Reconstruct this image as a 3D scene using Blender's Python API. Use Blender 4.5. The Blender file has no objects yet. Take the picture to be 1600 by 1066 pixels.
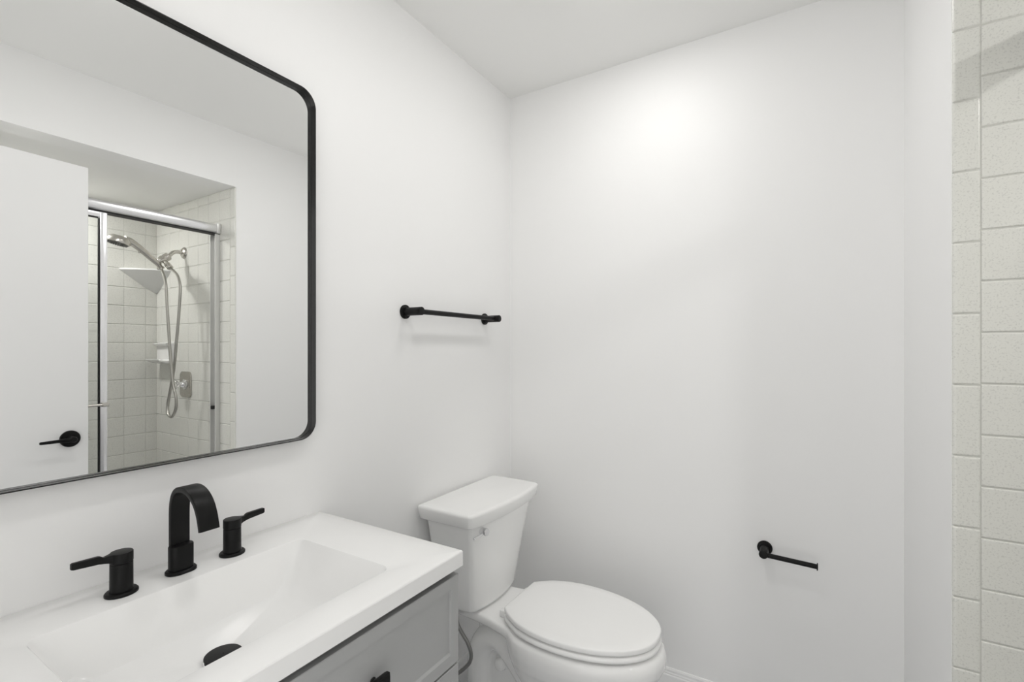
import bpy, bmesh, math, random
from mathutils import Vector, Matrix
SC = bpy.context.scene
COL = SC.collection
PI = math.pi

# ------------------------------------------------------------------ camera
CAM = Vector((1.145, 0.0, 1.308))
cd = bpy.data.cameras.new('camera')
cd.sensor_width = 36.0
cd.lens = 753.0 / 1600.0 * 36.0
cd.shift_y = 12.0 / 1600.0
cd.clip_start = 0.01
cam = bpy.data.objects.new('camera', cd)
cam.location = CAM
cam.rotation_euler = (PI / 2, 0, math.radians(31.42))
COL.objects.link(cam)
SC.camera = cam

# ------------------------------------------------------------------ world and exposure
w = bpy.data.worlds.new('world')
SC.world = w
w.use_nodes = True
w.node_tree.nodes['Background'].inputs[0].default_value = (1.0, 0.985, 0.96, 1)
w.node_tree.nodes['Background'].inputs[1].default_value = 1.56
SC.view_settings.view_transform = 'Standard'
SC.view_settings.look = 'None'
SC.view_settings.gamma = 1.0
SC.view_settings.use_curve_mapping = False
SC.view_settings.exposure = 0.0
SC.cycles.max_bounces = 20; SC.cycles.diffuse_bounces = 16; SC.cycles.glossy_bounces = 8; SC.cycles.transmission_bounces = 10
LAMP_BACK, LAMP_FRONT, LAMP_SHOWER = 66.0, 72.0, 165.0     # radiance of the three ceiling light lenses

# ------------------------------------------------------------------ materials
def mat(name, color, rough=0.5, metal=0.0, spec=0.5, bump=None, coat=0.0, trans=0.0, ior=1.45, speck=None, var=0.0):
    m = bpy.data.materials.new(name)
    m.use_nodes = True
    nt = m.node_tree
    b = nt.nodes['Principled BSDF']
    b.inputs['Base Color'].default_value = (*color, 1)
    b.inputs['Roughness'].default_value = rough
    b.inputs['Metallic'].default_value = metal
    b.inputs['Specular IOR Level'].default_value = spec
    b.inputs['IOR'].default_value = ior
    b.inputs['Coat Weight'].default_value = coat
    b.inputs['Coat Roughness'].default_value = 0.05
    b.inputs['Transmission Weight'].default_value = trans
    tc = nt.nodes.new('ShaderNodeTexCoord')
    if var:
        n = nt.nodes.new('ShaderNodeTexNoise'); n.inputs['Scale'].default_value = 3.0
        n.inputs['Detail'].default_value = 3.0
        nt.links.new(tc.outputs['Object'], n.inputs['Vector'])
        r = nt.nodes.new('ShaderNodeValToRGB')
        r.color_ramp.elements[0].position = 0.3; r.color_ramp.elements[1].position = 0.7
        r.color_ramp.elements[0].color = (*[c * (1 - var) for c in color], 1)
        r.color_ramp.elements[1].color = (*color, 1)
        nt.links.new(n.outputs['Fac'], r.inputs['Fac'])
        nt.links.new(r.outputs['Color'], b.inputs['Base Color'])
    if speck:
        v = nt.nodes.new('ShaderNodeTexNoise'); v.inputs['Scale'].default_value = speck[0]
        v.inputs['Detail'].default_value = 2.0
        nt.links.new(tc.outputs['Object'], v.inputs['Vector'])
        r = nt.nodes.new('ShaderNodeValToRGB')
        r.color_ramp.elements[0].position = 0.33; r.color_ramp.elements[1].position = 0.46
        r.color_ramp.elements[0].color = (*[c * speck[1] for c in color], 1)
        r.color_ramp.elements[1].color = (*color, 1)
        nt.links.new(v.outputs['Fac'], r.inputs['Fac'])
        nt.links.new(r.outputs['Color'], b.inputs['Base Color'])
    if bump:
        n = nt.nodes.new('ShaderNodeTexNoise'); n.inputs['Scale'].default_value = bump[0]
        n.inputs['Detail'].default_value = 3.0
        nt.links.new(tc.outputs['Object'], n.inputs['Vector'])
        bp = nt.nodes.new('ShaderNodeBump')
        bp.inputs['Strength'].default_value = bump[1]; bp.inputs['Distance'].default_value = 0.002
        nt.links.new(n.outputs['Fac'], bp.inputs['Height'])
        nt.links.new(bp.outputs['Normal'], b.inputs['Normal'])
    return m

M_WALL = mat('white_wall_paint', (0.86, 0.86, 0.858), 0.5, spec=0.4, bump=(90, 0.05))
M_CEIL = mat('white_ceiling_paint', (0.86, 0.86, 0.85), 0.7, spec=0.3)
M_TRIM = mat('white_trim_paint', (0.82, 0.82, 0.82), 0.35)
M_DOOR = mat('white_door_paint', (0.82, 0.82, 0.82), 0.4)
M_TILE = mat('speckled_glazed_tile', (0.74, 0.74, 0.70), 0.18, speck=(260, 0.86), bump=(10, 0.06))
M_GROUT = mat('pale_grout', (0.60, 0.60, 0.565), 0.7)
M_FLOOR = mat('pale_grey_floor', (0.52, 0.53, 0.55), 0.4, var=0.12)
M_BLACK = mat('matte_black_metal', (0.007, 0.007, 0.007), 0.40, spec=0.22, bump=(400, 0.03))
M_FRAME = mat('black_mirror_frame', (0.008, 0.008, 0.008), 0.22, spec=0.35)
M_MIRROR = mat('silvered_glass', (0.95, 0.955, 0.95), 0.0, metal=1.0)
M_TOP = mat('white_cast_counter', (0.89, 0.89, 0.885), 0.16, spec=0.5)
M_CAB = mat('grey_cabinet_paint', (0.41, 0.415, 0.415), 0.42)
M_DARK = mat('dark_gap_shade', (0.05, 0.05, 0.05), 0.8)  # near-black colour painting the shade in cabinet gaps and vent slots
M_PORC = mat('white_porcelain', (0.88, 0.88, 0.875), 0.09, spec=0.55)
M_SEAT = mat('white_seat_plastic', (0.88, 0.88, 0.875), 0.22)
M_CHROME = mat('chrome', (0.82, 0.82, 0.83), 0.08, metal=1.0)
M_NICKEL = mat('brushed_nickel', (0.60, 0.58, 0.54), 0.25, metal=1.0)
M_ALU = mat('bright_anodised_aluminium', (0.86, 0.86, 0.88), 0.24, metal=1.0)
M_ALUD = mat('dull_aluminium', (0.74, 0.74, 0.73), 0.45, metal=1.0)
M_RUBBER_SHADE = mat('black_rubber_and_shade', (0.02, 0.02, 0.02), 0.6)  # rubber of gaskets and bumper, also the painted shade under the header rail
M_NOZZLE = mat('dark_nozzle_rubber', (0.16, 0.16, 0.15), 0.5)
M_GLASS = mat('clear_shower_glass', (0.97, 0.985, 0.975), 0.0, trans=1.0, ior=1.45)
M_ACRYL = mat('clear_acrylic', (0.98, 0.98, 0.98), 0.03, trans=1.0, ior=1.49)
M_BRAID = mat('braided_steel', (0.30, 0.30, 0.29), 0.35, metal=0.8, bump=(900, 0.6))
M_CERAM = mat('white_ceramic', (0.80, 0.80, 0.79), 0.12)

def emit(name, col, s):
    m = bpy.data.materials.new(name); m.use_nodes = True
    nt = m.node_tree; nt.nodes.clear()
    e = nt.nodes.new('ShaderNodeEmission'); o = nt.nodes.new('ShaderNodeOutputMaterial')
    e.inputs[0].default_value = (*col, 1); e.inputs[1].default_value = s
    nt.links.new(e.outputs[0], o.inputs[0])
    return m
M_LENS = [emit('lit_lamp_lens', (1.0, 0.985, 0.965), q) for q in (LAMP_BACK, LAMP_FRONT, LAMP_SHOWER)]

# ------------------------------------------------------------------ helpers
ORG = {}
def mk(name, bm, m, parent=None, loc=None, smooth=True, angle=35):
    bmesh.ops.recalc_face_normals(bm, faces=bm.faces[:])
    o0 = ORG[parent.name] if parent else (Vector(loc) if loc else Vector((0, 0, 0)))
    for v in bm.verts: v.co -= o0
    me = bpy.data.meshes.new(name)
    bm.to_mesh(me); bm.free()
    me.materials.append(m)
    if smooth:
        for p in me.polygons: p.use_smooth = True
        me.set_sharp_from_angle(angle=math.radians(angle))
    o = bpy.data.objects.new(name, me)
    COL.objects.link(o)
    if parent:
        o.parent = parent
    else:
        o.location = o0
    ORG[o.name] = o0
    return o
def tag(o, label, cat, group=None):
    o['label'] = label; o['category'] = cat
    if group: o['group'] = group
    return o
def thing(name, loc, label, cat, group=None):
    o = bpy.data.objects.new(name, None); o.empty_display_size = 0.05
    o.location = loc; COL.objects.link(o)
    ORG[o.name] = Vector(loc)
    return tag(o, label, cat, group)
def struct(name, bm, m, **k):
    o = mk(name, bm, m, **k); o['kind'] = 'structure'; return o
def box(bm, x0, x1, y0, y1, z0, z1, bev=0.0, seg=2):
    t = bmesh.new()
    bmesh.ops.create_cube(t, size=1.0)
    for v in t.verts:
        v.co = Vector(((x0 + x1) / 2 + v.co.x * (x1 - x0), (y0 + y1) / 2 + v.co.y * (y1 - y0), (z0 + z1) / 2 + v.co.z * (z1 - z0)))
    if bev: bmesh.ops.bevel(t, geom=t.edges[:], offset=bev, segments=seg, profile=0.5, affect='EDGES')
    join(bm, t); return bm
def join(bm, t, M=None):
    if M is not None: bmesh.ops.transform(t, matrix=M, verts=t.verts[:])
    mp = {v: bm.verts.new(v.co) for v in t.verts}
    for f in t.faces:
        try: bm.faces.new([mp[v] for v in f.verts])
        except ValueError: pass
    t.free()
def loft(bm, rings, cap0=True, cap1=True, closed=True):
    R = [[bm.verts.new(p) for p in r] for r in rings]
    n = len(R[0])
    for a, b in zip(R, R[1:]):
        for i in range(n if closed else n - 1):
            j = (i + 1) % n
            bm.faces.new((a[i], a[j], b[j], b[i]))
    if cap0: bm.faces.new(R[0][::-1])
    if cap1: bm.faces.new(R[-1])
    return R
def frame_of(d):
    d = Vector(d).normalized()
    a = Vector((0, 0, 1)) if abs(d.z) < 0.9 else Vector((1, 0, 0))
    u = d.cross(a).normalized()
    return u, d.cross(u).normalized(), d
def lathe(bm, prof, org, axis, n=32, cap=True, flat=(1, 1)):
    u, v, d = frame_of(axis); org = Vector(org)
    rings = [[org + d * h + u * (r * flat[0] * math.cos(2 * PI * k / n)) + v * (r * flat[1] * math.sin(2 * PI * k / n)) for k in range(n)] for r, h in prof]
    loft(bm, rings, cap, cap)
def spline(pts, n=8):
    P = [Vector(p) for p in pts]; out = []
    for i in range(len(P) - 1):
        a = P[max(i - 1, 0)]; b = P[i]; c = P[i + 1]; d = P[min(i + 2, len(P) - 1)]
        for k in range(n):
            t = k / n
            out.append(0.5 * ((2 * b) + (c - a) * t + (2 * a - 5 * b + 4 * c - d) * t * t + (3 * b - a - 3 * c + d) * t ** 3))
    out.append(P[-1]); return out
def tube(bm, pts, r, n=12, rs=None):
    pts = [Vector(p) for p in pts]; rings = []
    u = None
    for i, p in enumerate(pts):
        d = (pts[min(i + 1, len(pts) - 1)] - pts[max(i - 1, 0)]).normalized()
        if u is None: u = frame_of(d)[0]
        u = (u - d * u.dot(d)).normalized(); v = d.cross(u)
        q = rs[i] if rs else r
        rings.append([p + u * (q * math.cos(2 * PI * k / n)) + v * (q * math.sin(2 * PI * k / n)) for k in range(n)])
    loft(bm, rings)
def rrect(a0, a1, b0, b1, r, n=6):
    out = []
    for ca, cb, s in ((a1 - r, b1 - r, 0), (a0 + r, b1 - r, 1), (a0 + r, b0 + r, 2), (a1 - r, b0 + r, 3)):
        for k in range(n + 1):
            t = PI / 2 * (s + k / n); out.append((ca + r * math.cos(t), cb + r * math.sin(t)))
    return out
def chaikin(P, it=3, q=0.25):
    for _ in range(it):
        o = []
        for i in range(len(P)):
            a = Vector(P[i]); b = Vector(P[(i + 1) % len(P)])
            o += [a.lerp(b, q), a.lerp(b, 1 - q)]
        P = o
    return [tuple(p) for p in P]
def prism(bm, poly, z0, z1):
    loft(bm, [[(x, y, z0) for x, y in poly], [(x, y, z1) for x, y in poly]])
def inset2(P, d):
    # scale an outline towards its centre by the distance d on both axes
    cx = (min(p[0] for p in P) + max(p[0] for p in P)) / 2; cy = (min(p[1] for p in P) + max(p[1] for p in P)) / 2
    hx = (max(p[0] for p in P) - min(p[0] for p in P)) / 2; hy = (max(p[1] for p in P) - min(p[1] for p in P)) / 2
    return [(cx + (p[0] - cx) * (hx - d) / hx, cy + (p[1] - cy) * (hy - d) / hy) for p in P]

# ------------------------------------------------------------------ room shell
H = 2.44; YB = 1.86; YF = -0.13; XR = 1.4145; YJ = 1.395; XA = 2.289; ZS = 2.152; XH = 1.54
bm = bmesh.new(); box(bm, -0.1, XR + 0.12, YF - 0.12, YB + 0.1, -0.05, 0.0); struct('floor', bm, M_FLOOR, smooth=False)
bm = bmesh.new(); box(bm, -0.1, XH, YF - 0.12, YB + 0.1, H, H + 0.05); struct('ceiling', bm, M_CEIL, smooth=False)
bm = bmesh.new(); box(bm, -0.1, 0.0, YF - 0.12, YB + 0.1, 0, H); struct('wall_left', bm, M_WALL, smooth=False)
bm = bmesh.new(); box(bm, 0.0, 1.43, YB, YB + 0.1, 0, H); struct('wall_back', bm, M_WALL, smooth=False)
# right wall: the short return beside the shower and the header above the shower opening
bm = bmesh.new()
prism(bm, [(1.397, YB), (XR - 0.0001, YJ + 0.003), (XR + 0.0029, YJ), (XR + 0.02, YJ), (XR + 0.02, YB)], 0, ZS)
prism(bm, [(1.397, YB), (XR, YJ), (XR + 0.02, YJ), (XR + 0.02, YB)], ZS, H)
box(bm, XR, XH, YF, YJ, ZS, H)
struct('wall_right', bm, M_WALL, smooth=False)
bm = bmesh.new(); box(bm, XH, XA + 0.1, YF, YJ, ZS, ZS + 0.08); struct('ceiling_shower', bm, M_CEIL, smooth=False)
# front wall behind the camera with the doorway
DX0, DX1, DZ = 0.44, 1.385, 2.075
bm = bmesh.new()
box(bm, 0, DX0, YF - 0.12, YF, 0, H); box(bm, DX1, XA + 0.1, YF - 0.12, YF, 0, H); box(bm, DX0, DX1, YF - 0.12, YF, DZ, H)
struct('wall_front', bm, M_WALL, smooth=False)

# baseboards
def baseboard(name, a, b, nrm):
    prof = [(0, 0), (0.014, 0), (0.014, 0.078), (0.0125, 0.083), (0.0095, 0.086), (0.0095, 0.090), (0.0075, 0.094), (0.007, 0.101), (0.004, 0.1065), (0, 0.1076)]
    bm = bmesh.new(); n = Vector(nrm)
    rings = [[Vector(p) + n * o + Vector((0, 0, z)) for o, z in prof] for p in (a, b)]
    loft(bm, rings); return struct(name, bm, M_TRIM, angle=20)
baseboard('baseboard_back', (0.0, YB, 0), (1.3965, YB, 0), (0, -1, 0))
baseboard('baseboard_left', (0.0, 0.86, 0), (0.0, YB - 0.0145, 0), (1, 0, 0))
d = Vector((1.397 - XR, YB - YJ, 0)).normalized()
baseboard('baseboard_right', (1.397 - d.x * 0.0145, YB - 0.0145, 0), (XR, YJ + 0.006, 0), (-d.y, d.x, 0))

# ------------------------------------------------------------------ shower alcove: grout bed plus glazed tiles
TP = 0.10871; TZ = 1.3421; SP = 0.15285; SZ = 1.3829; TH = 0.006
def tile(bm, o, u, n, wd, ht, gap=0.0010, r=0.0028, gu=0.00025, ru=0.0010):
    o = Vector(o); u = Vector(u); n = Vector(n); z = Vector((0, 0, 1))
    ring = lambda a, g, h: [o + u * a + z * g + n * h, o + u * (wd - a) + z * g + n * h, o + u * (wd - a) + z * (ht - g) + n * h, o + u * a + z * (ht - g) + n * h]
    loft(bm, [ring(gu, gap, TH - r - 0.0005), ring(gu, gap, TH - r), ring(gu + ru * 0.3, gap + r * 0.3, TH - r * 0.28), ring(gu + ru, gap + r, TH), ring(gu + ru + 0.0015, gap + r + 0.0015, TH)], False, True)
def tiles(bm, o, u, n, length, z0, z1, first=0.0, tp=TP, tz=TZ):
    # fill a strip of wall of this length with tiles from z0 to z1
    k = math.floor((z0 - tz) / tp)
    while tz + k * tp < z1 - 1e-4:
        a = max(tz + k * tp, z0); b = min(tz + (k + 1) * tp, z1)
        if b - a > 0.008:
            s = 0.0; e = first if first > 0 else tp
            while s < length - 0.008:
                e = min(e, length)
                tile(bm, Vector(o) + Vector(u) * s + Vector((0, 0, a)), u, n, e - s, b - a)
                s = e; e += tp
        k += 1
XS = XR + 0.0465
bm = bmesh.new(); box(bm, XR + 0.02, XA + 0.1, YJ - 0.0044, YJ + 0.08, 0, ZS)
box(bm, XR + 0.0035, XR + 0.02, YJ - 0.0038, YJ - 0.0001, 0.02, ZS)
e_ = struct('wall_shower_end', bm, M_GROUT, smooth=False)
bm = bmesh.new(); tiles(bm, (XS, YJ, 0), (1, 0, 0), (0, -1, 0), XA - TH - XS, 0.06, ZS - 0.001)
struct('end_wall_tiles', bm, M_TILE, parent=e_, angle=50)
bm = bmesh.new(); box(bm, XA - 0.0044, XA + 0.1, YF, YJ - 0.0045, 0, ZS); b_ = struct('wall_shower_back', bm, M_GROUT, smooth=False)
bm = bmesh.new(); tiles(bm, (XA, YJ, 0), (0, -1, 0), (-1, 0, 0), YJ - YF, 0.06, ZS - 0.001, first=0.064)
struct('back_wall_tiles', bm, M_TILE, parent=b_, angle=50)
# bullnose edge tiles down the opening's jamb
bm = bmesh.new()
k = math.floor((0.05 - SZ) / SP)
while SZ + k * SP < ZS - 0.002:
    a = max(SZ + k * SP, 0.05); b = min(SZ + (k + 1) * SP, ZS - 0.001)
    if b - a > 0.01:
        x0, x1 = XR + 0.0006, XS - 0.0006; g = 0.001
        pr = [(x0, YJ - 0.0002), (x0, YJ - 0.001), (x0 + 0.0008, YJ - 0.0035), (x0 + 0.0028, YJ - 0.0053), (x0 + 0.006, YJ - TH), (x0 + 0.008, YJ - TH), (x1 - 0.005, YJ - TH), (x1 - 0.003, YJ - TH), (x1 - 0.0008, YJ - TH + 0.001), (x1, YJ - 0.003), (x1, YJ - 0.0002)]
        cx = (x0 + x1) / 2
        rings = []
        for z, q in ((a + g, 0.45), (a + g + 0.0008, 0.8), (a + g + 0.003, 1.0), (a + g + 0.0045, 1.0), (b - g - 0.0045, 1.0), (b - g - 0.003, 1.0), (b - g - 0.0008, 0.8), (b - g, 0.45)):
            rings.append([(x, YJ + (y - YJ) * q, z) for x, y in pr])
        loft(bm, rings)
    k += 1
struct('trim_1', bm, M_TILE, angle=50)
# low curb and shower floor
bm = bmesh.new(); box(bm, XR + 0.12, XA, YF, YJ, -0.05, 0.02); struct('floor_shower', bm, M_CERAM, smooth=False)
bm = bmesh.new(); box(bm, XR + 0.03, XR + 0.16, YF, YJ - TH - 0.001, 0.02, 0.14, 0.008); struct('trim_2', bm, M_CERAM)

# ------------------------------------------------------------------ door: white slab standing open against the shower opening
DA = math.radians(2.6); DW = 0.90
hx, hy = 1.4065 - math.sin(DA) * DW, 0.7865 - math.cos(DA) * DW
Mdoor = Matrix.Translation((hx, hy, 0)) @ Matrix.Rotation(-DA, 4, 'Z')
def dmk(name, t, m, parent=None, **k):
    bm = bmesh.new(); join(bm, t, Mdoor); return mk(name, bm, m, parent=parent, **k)
t = bmesh.new(); box(t, 0.0, 0.035, 0, DW, 0.014, 2.054, 0.0015, 1)
door = dmk('door_1', t, M_DOOR, loc=(hx, hy, 0)); door['kind'] = 'structure'
HZ = 0.946; HY = DW - 0.060
for s, X in ((-1, 0.0), (1, 0.035)):
    t = bmesh.new()
    lathe(t, [(0.033, 0), (0.033, 0.006), (0.0315, 0.0085), (0.028, 0.0092)], (X, HY, HZ), (s, 0, 0), 40)
    h = dmk('rosette', t, M_BLACK, door)
    t = bmesh.new()
    lathe(t, [(0.0115, 0.009), (0.0115, 0.040), (0.0095, 0.043)], (X, HY, HZ), (s, 0, 0), 20)
    xs = X + s * 0.037
    rings = []
    for y, hw, hz in ((HY + 0.010, 0.0045, 0.007), (HY + 0.004, 0.0065, 0.0095), (HY - 0.015, 0.006, 0.0085), (HY - 0.05, 0.004, 0.0065), (HY - 0.098, 0.0032, 0.0055), (HY - 0.102, 0.0022, 0.004)):
        rings.append([(xs + a, y, HZ + b) for a, b in rrect(-hw, hw, -hz, hz, min(hw, hz) * 0.7, 4)])
    loft(t, rings)
    dmk('lever_handle', t, M_BLACK, door)
t = bmesh.new(); box(t, 0.010, 0.025, DW - 0.0002, DW + 0.0012, HZ - 0.028, HZ + 0.028, 0.0005, 1)
lp = dmk('latch_plate', t, M_TRIM, door)
t = bmesh.new(); box(t, 0.011, 0.024, DW - 0.002, DW + 0.010, HZ - 0.010, HZ + 0.010, 0.003)
dmk('latch_bolt', t, M_NICKEL, door)

# ------------------------------------------------------------------ ceiling lights and vent
def ceiling_light(x, y, z, lens, label):
    r = thing('ceiling_light', (x, y, z), label, 'ceiling light', 'domed ceiling lights')
    bm = bmesh.new(); lathe(bm, [(0.066, -0.001), (0.066, -0.005), (0.075, -0.006), (0.082, -0.003), (0.083, -0.0002)], (x, y, z), (0, 0, 1), 48, cap=False)
    mk('trim_ring', bm, M_TRIM, r)
    bm = bmesh.new(); lathe(bm, [(0.0655, -0.0012), (0.0655, -0.0035), (0.063, -0.0065), (0.056, -0.0095), (0.042, -0.0125), (0.022, -0.0145), (0.003, -0.015)], (x, y, z), (0, 0, 1), 48)
    mk('lens', bm, lens, r)
ceiling_light(0.66, 1.40, H, M_LENS[0], 'round white domed ceiling light nearest the wall behind the toilet')
ceiling_light(0.66, 0.67, H, M_LENS[1], 'round white domed ceiling light in front of the big mirror')
ceiling_light(2.08, 0.74, ZS, M_LENS[2], 'round white domed light in the lowered shower ceiling')
fan = thing('vent_fan', (0.655, 0.94, H), 'square white ceiling vent whose edge shows at the mirror top', 'ceiling vent')
bm = bmesh.new()
R = [[(x, y, z) for x, y in rrect(0.655 - a, 0.655 + a, 0.94 - a, 0.94 + a, r_, 6)] for a, r_, z in ((0.128, 0.03, H - 0.0005), (0.128, 0.03, H - 0.008), (0.124, 0.027, H - 0.0125), (0.105, 0.02, H - 0.015))]
loft(bm, R); mk('cover', bm, M_TRIM, fan)
bm = bmesh.new()
for k in range(9):
    x = 0.655 - 0.08 + k * 0.02; box(bm, x - 0.004, x + 0.004, 0.86, 1.02, H - 0.0158, H - 0.0149)
mk('grille', bm, M_DARK, fan)

# ------------------------------------------------------------------ mirror
MY0, MY1, MZ0, MZ1 = 0.075, 0.826, 1.0705, 1.9905
mir = thing('wall_mirror', (0, (MY0 + MY1) / 2, MZ0), 'large black framed mirror with rounded corners on the left wall', 'mirror')
def ring_at(o, x): return [(x, y, z) for y, z in rrect(MY0 + o, MY1 - o, MZ0 + o, MZ1 - o, 0.045 - o, 12)]
bm = bmesh.new()
pf = [(0.0, 0.001), (0.0, 0.0265), (0.0006, 0.027), (0.0018, 0.027), (0.0022, 0.0266), (0.0026, 0.0118), (0.0034, 0.0112), (0.0036, 0.009)]
loft(bm, [ring_at(o, x) for o, x in pf], False, False)
mk('mirror_frame', bm, M_FRAME, mir, angle=30)
bm = bmesh.new(); loft(bm, [ring_at(0.0015, 0.0015), ring_at(0.0015, 0.0105)])
mk('mirror_glass', bm, M_MIRROR, mir, angle=30)

# ------------------------------------------------------------------ vanity
ZC = 0.8613; CX1 = 0.496; CY0, CY1 = 0.106, 0.856; CT = 0.036
FX = 0.488
van = thing('vanity_cabinet', (0, (CY0 + CY1) / 2, 0), 'grey shaker vanity cabinet with black knobs under the white sink top', 'vanity')
bm = bmesh.new()
VY0, VY1 = CY0 + 0.006, CY1 - 0.006
for a, b in ((VY0, VY0 + 0.018), (VY1 - 0.018, VY1)): box(bm, 0.002, FX - 0.021, a, b, 0.0, ZC - CT - 0.0005, 0.001, 1)
box(bm, 0.002, 0.014, VY0 + 0.018, VY1 - 0.018, 0.09, ZC - CT - 0.10)
box(bm, 0.014, FX - 0.03, VY0 + 0.018, VY1 - 0.018, 0.09, 0.106)
mk('carcass', bm, M_CAB, van, smooth=False)
bm = bmesh.new(); box(bm, FX - 0.030, FX - 0.022, VY0 + 0.0185, VY1 - 0.0185, 0.107, ZC - CT - 0.001)
mk('gap_shade_sheet', bm, M_DARK, van, smooth=False)  # dark sheet behind the drawer fronts, painting shadow into their gaps
bm = bmesh.new(); box(bm, FX - 0.08, FX - 0.065, VY0 + 0.0185, VY1 - 0.0185, 0.0, 0.089); mk('toe_kick', bm, M_CAB, van, smooth=False)
def knob(parent, y, z):
    bm = bmesh.new()
    lathe(bm, [(0.0075, 0.0), (0.006, 0.004), (0.006, 0.014)], (FX + 0.0004, y, z), (1, 0, 0), 16)
    R = []
    for x, a, r_ in ((0.012, 0.009, 0.002), (0.016, 0.015, 0.003), (0.020, 0.0172, 0.003), (0.0255, 0.0172, 0.003), (0.0285, 0.0145, 0.0025)):
        R.append([(FX + x, y + u, z + v) for u, v in rrect(-a, a, -a, a, r_, 3)])
    loft(bm, R); mk('knob', bm, M_BLACK, parent)
def drawer(z0, z1):
    y0, y1 = VY0 + 0.001, VY1 - 0.001; st = 0.027; rl = 0.027
    bm = bmesh.new(); b = 0.0012
    box(bm, FX - 0.0205, FX - 0.0051, y0 + 0.004, y1 - 0.004, z0 + 0.004, z1 - 0.004)
    # one raised frame with a bevelled inner edge round the recessed panel
    def rr(o, x): return [(x, y0 + o, z0 + o), (x, y1 - o, z0 + o), (x, y1 - o, z1 - o), (x, y0 + o, z1 - o)]
    loft(bm, [rr(0, FX - 0.020), rr(0, FX - b), rr(b, FX), rr(st - 0.001, FX), [(FX - 0.0050, y0 + st - 0.0002, z0 + st + 0.0032), (FX - 0.0050, y1 - st + 0.0002, z0 + st + 0.0032), (FX - 0.0050, y1 - st + 0.0002, z1 - st - 0.0018), (FX - 0.0050, y0 + st - 0.0002, z1 - st - 0.0018)]], False, False)
    dr = mk('drawer', bm, M_CAB, van, smooth=False)
    for s in (-1, 1): knob(dr, (CY0 + CY1) / 2 + s * 0.120, (z0 + z1) / 2 + 0.003)
drawer(0.618, 0.8105); drawer(0.366, 0.6135); drawer(0.112, 0.3615)

# sink top with its moulded basin
bx0, bx1, by0, by1 = 0.124, 0.424, 0.236, 0.712
bc = ((bx0 + bx1) / 2, (by0 + by1) / 2)
bm = bmesh.new()
top = thing('sink_top', (0, (CY0 + CY1) / 2, ZC - CT), 'white one-piece sink top with rectangular basin', 'sink')
N = 8
def outer(o, z): return [(x, y, z) for x, y in rrect(0.0012 + o, CX1 - o, CY0 + o, CY1 - o, 0.003, N)]
def basin(x0, x1, y0, y1, r, z): return [(x, y, z) for x, y in rrect(x0, x1, y0, y1, r, N)]
DRX, DRY = 0.248, 0.470
rings = [outer(0.003, ZC - CT), outer(0, ZC - CT + 0.003), outer(0, ZC - 0.003), outer(0.001, ZC - 0.001), outer(0.003, ZC)]
rings += [basin(bx0, bx1, by0, by1, 0.024, ZC), basin(bx0 + 0.0015, bx1 - 0.0015, by0 + 0.0015, by1 - 0.0015, 0.023, ZC - 0.0006), basin(bx0 + 0.003, bx1 - 0.003, by0 + 0.003, by1 - 0.003, 0.022, ZC - 0.003)]
rings += [basin(0.148, 0.405, 0.276, 0.664, 0.022, 0.785), basin(0.158, 0.394, 0.292, 0.648, 0.024, 0.772), basin(0.172, 0.38, 0.308, 0.632, 0.026, 0.7665)]
nn = len(rings[0])
last = rings[-1]
# the bottom falls in four facets to the drain hole
def drain_ring(r, z):
    out = []
    for (x, y, _) in last:
        u = (x - 0.276) / 0.104; v = (y - 0.47) / 0.162
        a = math.atan2(v, u); out.append((DRX + r * math.cos(a), DRY + r * math.sin(a), z))
    return out
rings += [drain_ring(0.032, 0.7495), drain_ring(0.029, 0.7455), drain_ring(0.026, 0.7405)]
loft(bm, rings, False, True)
mk('basin_counter', bm, M_TOP, top, angle=25)
bm = bmesh.new(); lathe(bm, [(0.024, 0.7420), (0.0275, 0.7470), (0.0300, 0.7500), (0.0312, 0.7512), (0.0300, 0.7518), (0.024, 0.7515)], (DRX, DRY, 0), (0, 0, 1), 40)
mk('drain_flange', bm, M_CHROME, top)
bm = bmesh.new(); lathe(bm, [(0.010, 0.7517), (0.010, 0.7540), (0.0295, 0.7543), (0.0305, 0.7552), (0.0305, 0.7572), (0.0297, 0.7580), (0.022, 0.7588), (0.001, 0.7592)], (DRX, DRY, 0), (0, 0, 1), 40, cap=False)
o = mk('drain_stopper', bm, M_BLACK, top); o['label'] = 'black drain stopper'

# ------------------------------------------------------------------ faucet: spout and two lever handles, each mounted apart on the sink top
ZF = ZC + 0.0003; SY = 0.4795; SX = 0.073
def stadium(cx, cy, hx_, hy_, z, n=10):
    return [(x, y, z) for x, y in rrect(cx - hx_, cx + hx_, cy - hy_, cy + hy_, min(hx_, hy_) * 0.98, n)]
fau = thing('faucet', (SX, SY, ZF), 'matte black widespread faucet with arched spout behind the basin', 'faucet')
bm = bmesh.new()
path = [(0.066, 0.9155), (0.066, 0.95), (0.0662, 0.982), (0.069, 1.003), (0.077, 1.0195), (0.091, 1.030), (0.110, 1.0335), (0.130, 1.031), (0.148, 1.0225), (0.162, 1.0095), (0.172, 0.992), (0.178, 0.974), (0.1805, 0.9645)]
pp = spline([(x, 0, z) for x, z in path], 4); th = 0.0052; hw = 0.0175
rings = []
for i, p in enumerate(pp):
    d_ = (pp[min(i + 1, len(pp) - 1)] - pp[max(i - 1, 0)]).normalized(); nn_ = Vector((d_.z, 0, -d_.x))
    q = []
    for a, b in rrect(-hw, hw, -th, th, 0.0016, 2): q.append(Vector((p.x, SY + a, p.z)) + nn_ * b)
    rings.append(q)
loft(bm, rings); sp = mk('spout', bm, M_BLACK, fau)
bm = bmesh.new()
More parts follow.
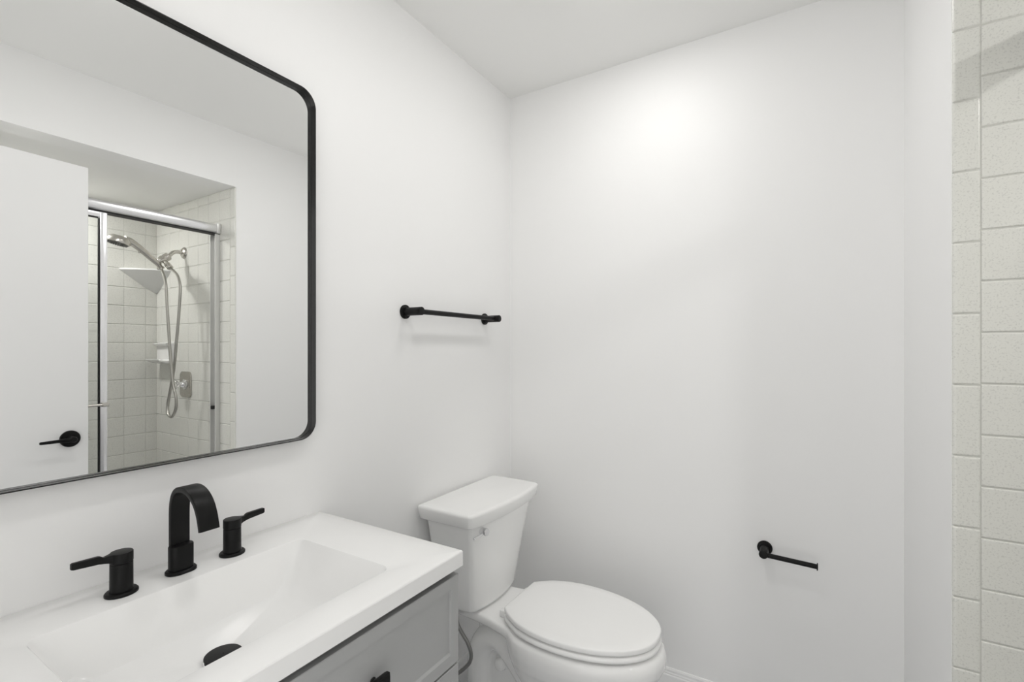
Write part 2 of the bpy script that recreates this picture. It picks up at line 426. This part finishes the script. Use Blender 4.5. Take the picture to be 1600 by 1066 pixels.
loft(bm, [stadium(SX, SY, 0.0205, 0.0275, ZF), stadium(SX, SY, 0.0205, 0.0275, ZF + 0.004), stadium(SX, SY, 0.0185, 0.0255, ZF + 0.0062), stadium(SX, SY, 0.0165, 0.0235, ZF + 0.0066)])
mk('base_flange', bm, M_BLACK, sp)
bm = bmesh.new()
def blk(o, z): return [(x, y, z) for x, y in rrect(SX - 0.0135 + o, SX + 0.0135 - o, SY - 0.0215 + o, SY + 0.0215 - o, 0.0115 - o, 8)]
loft(bm, [blk(0, ZF + 0.0066), blk(0, 0.9135), blk(0.001, 0.9155), blk(0.003, 0.916)])
mk('body', bm, M_BLACK, sp)
def handle(cy, s):
    cx = 0.077
    bm = bmesh.new(); lathe(bm, [(0.0178, 0.0067), (0.0175, 0.012), (0.0172, 0.0555), (0.0166, 0.0565)], (cx, cy, ZF), (0, 0, 1), 36); h = mk('handle', bm, M_BLACK, fau)
    bm = bmesh.new(); lathe(bm, [(0.0255, 0), (0.0255, 0.0035), (0.0235, 0.0058), (0.0195, 0.0066)], (cx, cy, ZF), (0, 0, 1), 40, flat=(1.0, 0.93)); mk('base_flange', bm, M_BLACK, h)
    bm = bmesh.new(); lathe(bm, [(0.0166, 0.0572), (0.0176, 0.0582), (0.0176, 0.0745), (0.0168, 0.0757), (0.014, 0.0762)], (cx, cy, ZF), (0, 0, 1), 36)
    # narrow neck that widens into a flat lever blade pointing away from the spout
    R = []
    for dy, hx_, z0, z1 in ((0.008, 0.012, 0.0600, 0.0757), (0.014, 0.0095, 0.0605, 0.0757), (0.021, 0.0055, 0.0622, 0.0752), (0.0265, 0.0045, 0.0635, 0.0745), (0.031, 0.0045, 0.0645, 0.0780), (0.034, 0.0045, 0.0653, 0.0790), (0.069, 0.0045, 0.0685, 0.0800), (0.0715, 0.0035, 0.0696, 0.0790)):
        R.append([(cx + a, cy + s * dy, ZF + b) for a, b in rrect(-hx_, hx_, z0, z1, 0.0014, 3)])
    loft(bm, R); mk('lever', bm, M_BLACK, h)
handle(0.3795, -1)
handle(0.5785, 1)

# ------------------------------------------------------------------ towel bar and paper holder
tb = thing('towel_bar', (0, 1.187, 1.431), 'black towel bar on the left wall above the toilet', 'towel rack')
ZT = 1.431; TX = 0.062
for y in (1.187, 1.652):
    bm = bmesh.new(); lathe(bm, [(0.0235, 0.0005), (0.0235, 0.005), (0.0225, 0.0065), (0.019, 0.007), (0.0185, 0.010), (0.0145, 0.0105)], (0, y, ZT), (1, 0, 0), 36); mk('rosette', bm, M_BLACK, tb)
    bm = bmesh.new(); lathe(bm, [(0.0138, 0.0105), (0.0138, 0.0655), (0.0132, 0.066), (0.0132, 0.0675), (0.0138, 0.068), (0.0138, 0.0755), (0.0128, 0.077), (0.009, 0.0775)], (0, y, ZT), (1, 0, 0), 32); mk('post', bm, M_BLACK, tb)
bm = bmesh.new(); tube(bm, [(TX - 0.008, 1.200, ZT), (TX - 0.008, 1.639, ZT)], 0.0088, 20); mk('bar', bm, M_BLACK, tb)
tp = thing('paper_holder', (1.0235, YB, 0.627), 'black open-ended toilet paper holder on the back wall', 'toilet paper holder')
bm = bmesh.new(); lathe(bm, [(0.0235, 0.0005), (0.0235, 0.005), (0.0225, 0.0065), (0.018, 0.007), (0.0175, 0.011), (0.0145, 0.0115)], (1.0235, YB, 0.627), (0, -1, 0), 36); mk('rosette', bm, M_BLACK, tp)
bm = bmesh.new(); lathe(bm, [(0.0135, 0.0115), (0.0135, 0.069), (0.0125, 0.0705), (0.009, 0.071)], (1.0235, YB, 0.627), (0, -1, 0), 32); mk('post', bm, M_BLACK, tp)
bm = bmesh.new(); tube(bm, [(1.034, YB - 0.059, 0.624), (1.173, YB - 0.059, 0.619)], 0.0078, 18); mk('bar', bm, M_BLACK, tp)
bm = bmesh.new(); lathe(bm, [(0.0115, 0), (0.0115, 0.0025), (0.0108, 0.003)], (1.1732, YB - 0.059, 0.619), (1, 0, -0.03), 28); mk('end_disc', bm, M_BLACK, tp)

# ------------------------------------------------------------------ toilet
YT = 1.465
toi = thing('toilet', (0.3, YT, 0), 'white two-piece toilet beside the vanity, its lid closed', 'toilet')
def oval(xb, xf, hw, z, n=40, back=0.62):
    # egg outline: blunt at the back, longer towards the front
    xm = xb + (xf - xb) * 0.42; out = []
    for k in range(n):
        a = 2 * PI * k / n; c_, s_ = math.cos(a), math.sin(a)
        if c_ >= 0: x = xm + (xf - xm) * abs(c_) ** 0.95
        else: x = xm - (xm - xb) * abs(c_) ** back
        out.append((x, YT + hw * math.copysign(abs(s_) ** 0.95, s_), z))
    return out
bm = bmesh.new()
loft(bm, [oval(0.30, 0.60, 0.100, 0.0), oval(0.30, 0.60, 0.100, 0.02), oval(0.31, 0.575, 0.088, 0.07), oval(0.31, 0.575, 0.086, 0.14), oval(0.30, 0.62, 0.105, 0.20), oval(0.285, 0.70, 0.143, 0.255), oval(0.275, 0.764, 0.176, 0.305), oval(0.27, 0.784, 0.188, 0.345), oval(0.268, 0.786, 0.190, 0.370), oval(0.268, 0.781, 0.187, 0.388), oval(0.272, 0.771, 0.178, 0.3975)])
# deck that carries the tank, tapering forwards into the rim
def deck(o, z, s=1.0):
    P = [(0.03, -0.105), (0.20, -0.116), (0.275, -0.133), (0.36, -0.158), (0.45, -0.16), (0.45, 0.16), (0.36, 0.158), (0.275, 0.133), (0.20, 0.116), (0.03, 0.105)]
    P = chaikin(P, 2, 0.2); P = inset2(P, o); return [(x, YT + y, z) for x, y in P]
loft(bm, [deck(0.02, 0.362), deck(0.005, 0.366), deck(0, 0.374), deck(0, 0.388), deck(0.003, 0.396), deck(0.010, 0.399)])
# rear pedestal foot and web
def foot(x0, x1, hw, z): return [(x, YT + y, z) for x, y in rrect(x0, x1, -hw, hw, 0.04, 6)]
loft(bm, [foot(0.10, 0.45, 0.10, 0.0), foot(0.10, 0.45, 0.10, 0.025), foot(0.13, 0.42, 0.058, 0.06), foot(0.13, 0.42, 0.05, 0.30), foot(0.10, 0.40, 0.06, 0.37)])
# trapway: an inverted-U pipe whose flanks bulge from both sides
for s in (-1, 1):
    pts = spline([(0.46, YT + s * 0.040, 0.10), (0.39, YT + s * 0.048, 0.155), (0.315, YT + s * 0.052, 0.245), (0.245, YT + s * 0.052, 0.300), (0.185, YT + s * 0.052, 0.288), (0.152, YT + s * 0.052, 0.225), (0.148, YT + s * 0.052, 0.12), (0.150, YT + s * 0.052, 0.02)], 5)
    tube(bm, pts, 0.046, 16)
    lathe(bm, [(0.022, 0.03), (0.022, 0.072), (0.018, 0.078), (0.010, 0.080)], (0.243, YT, 0.218), (0, s, 0.0), 20)
    lathe(bm, [(0.016, 0.02), (0.015, 0.034), (0.009, 0.042)], (0.30, YT + s * 0.082, 0.0), (0, 0, 1), 16)
bowl = mk('bowl', bm, M_PORC, toi, angle=60)
md = bowl.modifiers.new('blend', 'REMESH'); md.mode = 'VOXEL'; md.voxel_size = 0.0045; md.use_smooth_shade = True
md = bowl.modifiers.new('soften', 'SMOOTH'); md.iterations = 9; md.factor = 0.5
# tank
def tank(xf, hw, z, xb=0.028, bow=0.022, r=3):
    P = [(xb, -hw), (xf - bow, -hw), (xf - bow * 0.35, -hw * 0.6), (xf, -hw * 0.2), (xf, hw * 0.2), (xf - bow * 0.35, hw * 0.6), (xf - bow, hw), (xb, hw)]
    Q = []
    # round the four outer corners with short chamfers before smoothing
    n = len(P)
    for i, p in enumerate(P):
        a = Vector(P[i - 1]); b = Vector(p); c_ = Vector(P[(i + 1) % n])
        if i in (0, 1, 6, 7):
            da = (a - b).normalized(); dc = (c_ - b).normalized(); q = 0.017 if i in (1, 6) else 0.010
            Q += [tuple(b + da * q), tuple(b + da * q * 0.35 + dc * q * 0.35), tuple(b + dc * q)]
        else: Q.append(p)
    Q = chaikin(Q, 2, 0.25)
    return [(x, YT + y, z) for x, y in Q]
bm = bmesh.new()
loft(bm, [tank(0.150, 0.09, 0.3985), tank(0.150, 0.09, 0.4065), tank(0.194, 0.140, 0.4066), tank(0.199, 0.146, 0.410), tank(0.201, 0.148, 0.418), tank(0.210, 0.160, 0.50), tank(0.222, 0.178, 0.60), tank(0.234, 0.197, 0.69), tank(0.238, 0.204, 0.722), tank(0.238, 0.204, 0.728)])
mk('tank', bm, M_PORC, toi, angle=50)
bm = bmesh.new()
loft(bm, [tank(0.252, 0.224, 0.7284, 0.016), tank(0.254, 0.2265, 0.7305, 0.014), tank(0.2595, 0.2335, 0.764, 0.010), tank(0.2595, 0.2335, 0.7685, 0.010), tank(0.2575, 0.2315, 0.7727, 0.012), tank(0.253, 0.227, 0.7752, 0.016), tank(0.246, 0.220, 0.7758, 0.022)])
mk('tank_lid', bm, M_PORC, toi, angle=40)
# flush lever
bm = bmesh.new(); LY, LZ = 1.315, 0.702
lathe(bm, [(0.012, -0.012), (0.0125, 0.006), (0.0125, 0.017), (0.0115, 0.019)], (0.2275, LY, LZ), (1, -0.12, 0), 28)
rings = []
for y, z, hz in ((LY + 0.004, LZ - 0.003, 0.005), (LY - 0.03, LZ - 0.0055, 0.0042), (LY - 0.052, LZ - 0.0075, 0.0042), (LY - 0.056, LZ - 0.008, 0.003)):
    x = 0.2275 + 0.011 + (y - LY) * 0.12
    rings.append([(x + a, y, z + b) for a, b in rrect(-0.0035, 0.0035, -hz, hz, 0.002, 3)])
loft(bm, rings); o = mk('flush_lever', bm, M_CHROME, toi); o['label'] = 'chrome flush lever'
# seat and lid
SH = [(0.280, 0.0), (0.280, 0.095), (0.2802, 0.101), (0.2825, 0.104), (0.305, 0.128), (0.360, 0.165), (0.43, 0.184), (0.51, 0.188), (0.59, 0.177), (0.66, 0.153), (0.715, 0.118), (0.752, 0.076), (0.770, 0.030)]
def seat_ring(o, z):
    P = [(x, y) for x, y in SH] + [(x, -y) for x, y in SH[::-1][:-1]]
    P = chaikin(P, 2, 0.25); P = inset2(P, o); return [(x, YT + y, z) for x, y in P]
bm = bmesh.new(); loft(bm, [seat_ring(0.016, 0.4062), seat_ring(0.002, 0.4068), seat_ring(0.0, 0.4082), seat_ring(-0.001, 0.413), seat_ring(0.001, 0.4195), seat_ring(0.007, 0.4222)])
for x, y in ((0.70, 0.09), (0.70, -0.09), (0.40, 0.14), (0.40, -0.14)): box(bm, x - 0.012, x + 0.012, YT + y - 0.006, YT + y + 0.006, 0.3965, 0.407)
mk('seat', bm, M_SEAT, toi, angle=50)
bm = bmesh.new(); loft(bm, [seat_ring(0.016, 0.4272), seat_ring(0.0035, 0.4277), seat_ring(0.0018, 0.4288), seat_ring(0.0012, 0.432), seat_ring(0.0014, 0.4400), seat_ring(0.0025, 0.4432), seat_ring(0.006, 0.4446), seat_ring(0.03, 0.4452)])
box(bm, 0.745, 0.753, YT - 0.012, YT + 0.012, 0.4220, 0.4275)
mk('lid', bm, M_SEAT, toi, angle=50)
for s in (-1, 1):
    bm = bmesh.new(); box(bm, 0.256, 0.300, YT + s * 0.082 - 0.012, YT + s * 0.082 + 0.012, 0.3985, 0.4225, 0.005)
    mk('hinge', bm, M_SEAT, toi)
# supply line
bm = bmesh.new(); tube(bm, spline([(0.096, 1.345, 0.412), (0.097, 1.342, 0.385), (0.108, 1.334, 0.350), (0.131, 1.330, 0.325), (0.155, 1.330, 0.299), (0.169, 1.330, 0.267), (0.163, 1.330, 0.236), (0.140, 1.328, 0.207), (0.118, 1.325, 0.186), (0.098, 1.323, 0.175), (0.086, 1.322, 0.155)], 6), 0.0062, 12); o = mk('supply_hose', bm, M_BRAID, toi); o['label'] = 'grey braided water supply hose'
bm = bmesh.new(); lathe(bm, [(0.024, 0.0005), (0.023, 0.004), (0.010, 0.007), (0.0095, 0.06), (0.013, 0.062), (0.013, 0.095), (0.010, 0.1)], (0, 1.322, 0.143), (1, 0, 0), 24)
lathe(bm, [(0.011, 0.0), (0.018, 0.004), (0.018, 0.012), (0.010, 0.014)], (0.099, 1.322, 0.143), (1, 0, 0), 8); mk('stop_valve', bm, M_CHROME, toi)

# ------------------------------------------------------------------ shower door set
YE = YJ - TH           # face of the end wall tiles
XD = 1.558
sd = thing('shower_door', (XD, (YF + YE) / 2, 0.14), 'framed sliding glass shower door with bright aluminium rails', 'shower door')
bm = bmesh.new()
pr = [(0.0, 0.0), (-0.006, 0.004), (-0.011, 0.013), (-0.012, 0.024), (-0.010, 0.034), (-0.004, 0.042), (0.004, 0.046), (0.050, 0.046), (0.054, 0.042), (0.054, 0.0)]
loft(bm, [[(XD + x, y, 1.926 + z) for x, z in pr] for y in (YF + 0.002, YE - 0.022)]); mk('header_rail', bm, M_ALU, sd, angle=25)
bm = bmesh.new(); box(bm, XD - 0.012, XD + 0.058, YE - 0.0215, YE - 0.0005, 1.922, 1.975, 0.003); mk('rail_end_cap', bm, M_ALUD, sd)
bm = bmesh.new(); box(bm, XD + 0.004, XD + 0.05, YF + 0.001, YE - 0.001, 1.9195, 1.9255); mk('rail_gap_shade', bm, M_RUBBER_SHADE, sd)  # solid black strip in place of the shadow gap under the rail
for y0, y1 in ((YE - 0.026, YE - 0.0005), (YF + 0.0005, YF + 0.026)):
    bm = bmesh.new(); 
    far = y1 > 1
    for xa, xb in ((XD, XD + 0.003), (XD + 0.049, XD + 0.052)): box(bm, xa, xb, y0, y1, 0.1585, 1.919, 0.0007, 1)
    box(bm, XD + 0.003, XD + 0.049, y1 - 0.003 if far else y0, y1 if far else y0 + 0.003, 0.1585, 1.919)
    j = mk('wall_jamb', bm, M_ALUD, sd)
bm = bmesh.new(); box(bm, XD + 0.014, XD + 0.034, YE - 0.034, YE - 0.003, 0.985, 1.003, 0.003); mk('bumper', bm, M_RUBBER_SHADE, sd)
bm = bmesh.new(); box(bm, XD, XD + 0.06, YF + 0.028, YE - 0.028, 0.1405, 0.158, 0.004); mk('bottom_track', bm, M_ALU, sd)
def panel(x, y0, y1, bar):
    bm = bmesh.new()
    box(bm, x - 0.009, x + 0.009, y1 - 0.026, y1, 0.165, 1.9185, 0.002); box(bm, x - 0.009, x + 0.009, y0, y0 + 0.026, 0.165, 1.9185, 0.002)
    box(bm, x - 0.009, x + 0.009, y0 + 0.026, y1 - 0.026, 1.895, 1.9185, 0.002); box(bm, x - 0.009, x + 0.009, y0 + 0.026, y1 - 0.026, 0.165, 0.19, 0.002)
    p = mk('sliding_panel', bm, M_ALU, sd)
    bm = bmesh.new(); box(bm, x - 0.0025, x + 0.0025, y0 + 0.0305, y1 - 0.0305, 0.1945, 1.8905); g_ = mk('glass', bm, M_GLASS, p)
    bm = bmesh.new()
    for a, b, c_, d_ in ((y1 - 0.0305, y1 - 0.0265, 0.194, 1.891), (y0 + 0.0265, y0 + 0.0305, 0.194, 1.891), (y0 + 0.0305, y1 - 0.0305, 1.8905, 1.8945), (y0 + 0.0305, y1 - 0.0305, 0.1905, 0.1945)):
        box(bm, x - 0.007, x + 0.007, a, b, c_, d_)
    mk('gasket', bm, M_RUBBER_SHADE, p)
    if bar:
        bm = bmesh.new(); zb = 1.058
        for yy in (y0 + 0.013, y1 - 0.013): box(bm, x - 0.035, x - 0.0095, yy - 0.012, yy + 0.012, zb - 0.009, zb + 0.009, 0.002)
        tube(bm, [(x - 0.028, y0 + 0.013, zb), (x - 0.028, y1 - 0.013, zb)], 0.006, 14); mk('pull_bar', bm, M_NICKEL, p)
panel(XD + 0.013, 0.13, 0.902, True)
panel(XD + 0.038, 0.08, 0.842, False)

# ------------------------------------------------------------------ shower fittings on the end wall
sh = thing('hand_shower', (1.944, YE, 1.861), 'brushed nickel hand shower on its wall arm with hanging hose', 'shower head')
bm = bmesh.new(); lathe(bm, [(0.033, 0.0008), (0.032, 0.004), (0.024, 0.011), (0.014, 0.014), (0.0125, 0.016)], (1.944, YE, 1.861), (0, -1, 0), 32); mk('wall_flange', bm, M_NICKEL, sh)
bm = bmesh.new(); tube(bm, spline([(1.944, YE - 0.012, 1.861), (1.944, YE - 0.035, 1.861), (1.942, YE - 0.055, 1.855), (1.938, YE - 0.072, 1.840), (1.935, YE - 0.083, 1.826)], 6), 0.0105, 16); mk('shower_arm', bm, M_NICKEL, sh)
bm = bmesh.new()
a = Vector((1.936, YE - 0.080, 1.830)); b = Vector((1.934, 1.252, 1.788)); d_ = (b - a)
lathe(bm, [(0.014, 0.0), (0.0215, 0.006), (0.0225, 0.020), (0.019, 0.032), (0.022, 0.040), (0.016, d_.length - 0.008), (0.012, d_.length)], a, d_, 24); mk('diverter', bm, M_NICKEL, sh)
bm = bmesh.new()
oA = Vector((1.930, 1.283, 1.796)); oB = Vector((1.872, 1.288, 1.752)); 
lathe(bm, [(0.012, 0.0), (0.0125, 0.03), (0.0155, 0.034), (0.0155, (oB - oA).length - 0.004), (0.011, (oB - oA).length)], oA, oB - oA, 20); mk('hose_outlet', bm, M_NICKEL, sh)
# hand piece
P0 = Vector((1.932, 1.256, 1.772)); P1 = Vector((1.905, 1.115, 1.866))
bm = bmesh.new()
hp = spline([P0 + Vector((0.002, 0.012, -0.022)), P0, P0.lerp(P1, 0.3) + Vector((0, 0, 0.004)), P0.lerp(P1, 0.65) + Vector((0, 0, 0.008)), P1 + Vector((0, 0, 0.004)), P1 + Vector((-0.004, -0.028, 0.010))], 6)
nr = len(hp); rs = []
for i in range(nr):
    t_ = i / (nr - 1); rs.append(0.0165 - 0.004 * min(1, abs(t_ - 0.55) / 0.45) * (1 if t_ < 0.55 else -0.8) if t_ > 0.12 else 0.017 + 0.002 * math.sin(t_ * 26))
tube(bm, hp, 0.015, 18, rs)
tube(bm, [P0.lerp(P1, 0.72) + Vector((0, 0, -0.008)), P0.lerp(P1, 0.72) + Vector((0, 0.004, -0.021))], 0.005, 10)
mk('handle', bm, M_NICKEL, sh)
HC = Vector((1.900, 1.062, 1.868)); hn = Vector((0.10, -0.20, -0.97)).normalized()
bm = bmesh.new(); lathe(bm, [(0.012, -0.024), (0.030, -0.021), (0.043, -0.014), (0.050, -0.004), (0.0525, 0.004), (0.0525, 0.014), (0.050, 0.0175), (0.047, 0.018)], HC, hn, 40); mk('spray_head', bm, M_NICKEL, sh)
bm = bmesh.new(); lathe(bm, [(0.0465, 0.0165), (0.0455, 0.0195), (0.0, 0.0205)], HC, hn, 40, cap=False)
u_, v_, n_ = frame_of(hn)
for rr_, cnt in ((0.040, 26), (0.030, 18), (0.020, 12), (0.009, 6)):
    for k in range(cnt):
        a_ = 2 * PI * k / cnt; c_ = HC + u_ * rr_ * math.cos(a_) + v_ * rr_ * math.sin(a_)
        lathe(bm, [(0.0024, 0.0185), (0.0020, 0.0245), (0.0012, 0.025)], c_, hn, 6)
o = mk('spray_face', bm, M_NOZZLE, sh); o['label'] = 'dark spray face with nozzles'
bm = bmesh.new()
HA = [tuple(P0 + Vector((0.002, 0.012, -0.018))), (1.842, 1.250, 1.672), (1.813, 1.246, 1.532), (1.792, 1.245, 1.394), (1.771, 1.245, 1.257), (1.745, 1.245, 1.121), (1.718, 1.248, 1.048), (1.729, 1.250, 0.986), (1.776, 1.253, 0.944), (1.822, 1.256, 0.950), (1.845, 1.262, 0.985), (1.842, 1.266, 1.035), (1.820, 1.270, 1.117), (1.791, 1.272, 1.222), (1.777, 1.274, 1.325), (1.757, 1.276, 1.462), (1.748, 1.280, 1.598), (1.760, 1.284, 1.660), (1.800, 1.287, 1.712), tuple(oB)]
tube(bm, spline(HA, 6), 0.0072, 12); mk('hose', bm, mat('metal_hose', (0.46, 0.45, 0.42), 0.3, metal=1.0, bump=(500, 0.3)), sh)

vz = 1.103; vx = 1.921
vv = thing('shower_valve', (vx, YE, vz), 'brushed metal shower valve plate with a clear knob', 'shower valve')
bm = bmesh.new()
loft(bm, [[(vx + a, YE - y, vz + b) for a, b in rrect(-0.064 + o_, 0.064 - o_, -0.074 + o_, 0.074 - o_, 0.026 - o_ * 0.6, 8)] for o_, y in ((0, 0.0008), (0, 0.004), (0.004, 0.007), (0.012, 0.0085))]); mk('escutcheon', bm, M_NICKEL, vv)
bm = bmesh.new(); lathe(bm, [(0.030, 0.0085), (0.029, 0.013), (0.020, 0.018), (0.016, 0.030), (0.013, 0.034)], (vx, YE, vz), (0, -1, 0), 28); mk('stem_collar', bm, M_CHROME, vv)
bm = bmesh.new(); lathe(bm, [(0.0125, 0.0342), (0.014, 0.042), (0.026, 0.050), (0.0295, 0.060), (0.0285, 0.069), (0.023, 0.075), (0.010, 0.077)], (vx, YE, vz), (0, -1, 0), 10)
o = mk('knob', bm, M_ACRYL, vv, angle=15); o['label'] = 'clear faceted knob'

# white corner shelf and soap dish
XE = XA - TH
cs = thing('corner_shelf', (XE, YE, 1.775), 'white corner shelf with a tapering underside in the shower', 'shelf')
bm = bmesh.new()
def tri(s, z, n=10):
    ax, ay = 0.183 * s, 0.191 * s; out = [(XE - 0.0005, YE - 0.0005, z)]
    for k in range(n + 1):
        t_ = k / n; bul = 1 + 0.10 * math.sin(PI * t_)
        out.append((XE - 0.0005 - ax * (1 - t_) * bul, YE - 0.0005 - ay * t_ * bul, z))
    return out
loft(bm, [tri(0.05, 1.648), tri(0.35, 1.680), tri(0.97, 1.766), tri(1.0, 1.770), tri(1.0, 1.777), tri(0.98, 1.779)]); tag(mk('corner_shelf_body', bm, M_CERAM, cs, angle=30), '', '')
sb = [o for o in cs.children][0]; sb.name = 'shelf_body'; del sb['label']; del sb['category']
so = thing('soap_dish', (2.15, YE, 1.217), 'white ceramic soap dish on the tiles beside the shower hose', 'soap dish')
bm = bmesh.new()
x0, x1 = 2.058, 2.240
loft(bm, [[(a, YE - y, b) for a, b in rrect(x0 + o_, x1 - o_, 1.216 + o_, 1.346 - o_, 0.012, 5)] for o_, y in ((0, 0.0005), (0, 0.012), (0.004, 0.018), (0.012, 0.020))]); mk('back_plate', bm, M_CERAM, so)
bm = bmesh.new()
sec = [(0.018, 1.219), (0.040, 1.222), (0.066, 1.231), (0.079, 1.240), (0.080, 1.246), (0.074, 1.247), (0.060, 1.241), (0.035, 1.238), (0.018, 1.246)]
loft(bm, [[(xx, YE - y, 1.232 + (z - 1.232) * s_) for y, z in sec] for xx, s_ in ((x0 + 0.004, 0.6), (x0 + 0.010, 1.0), (x1 - 0.010, 1.0), (x1 - 0.004, 0.6))]); mk('tray', bm, M_CERAM, so)
bm = bmesh.new()
sec = [(0.018, 1.323), (0.030, 1.326), (0.042, 1.333), (0.044, 1.338), (0.038, 1.342), (0.018, 1.343)]
loft(bm, [[(xx, YE - y, z) for y, z in sec] for xx in (x0 + 0.006, x1 - 0.006)]); mk('hood', bm, M_CERAM, so)
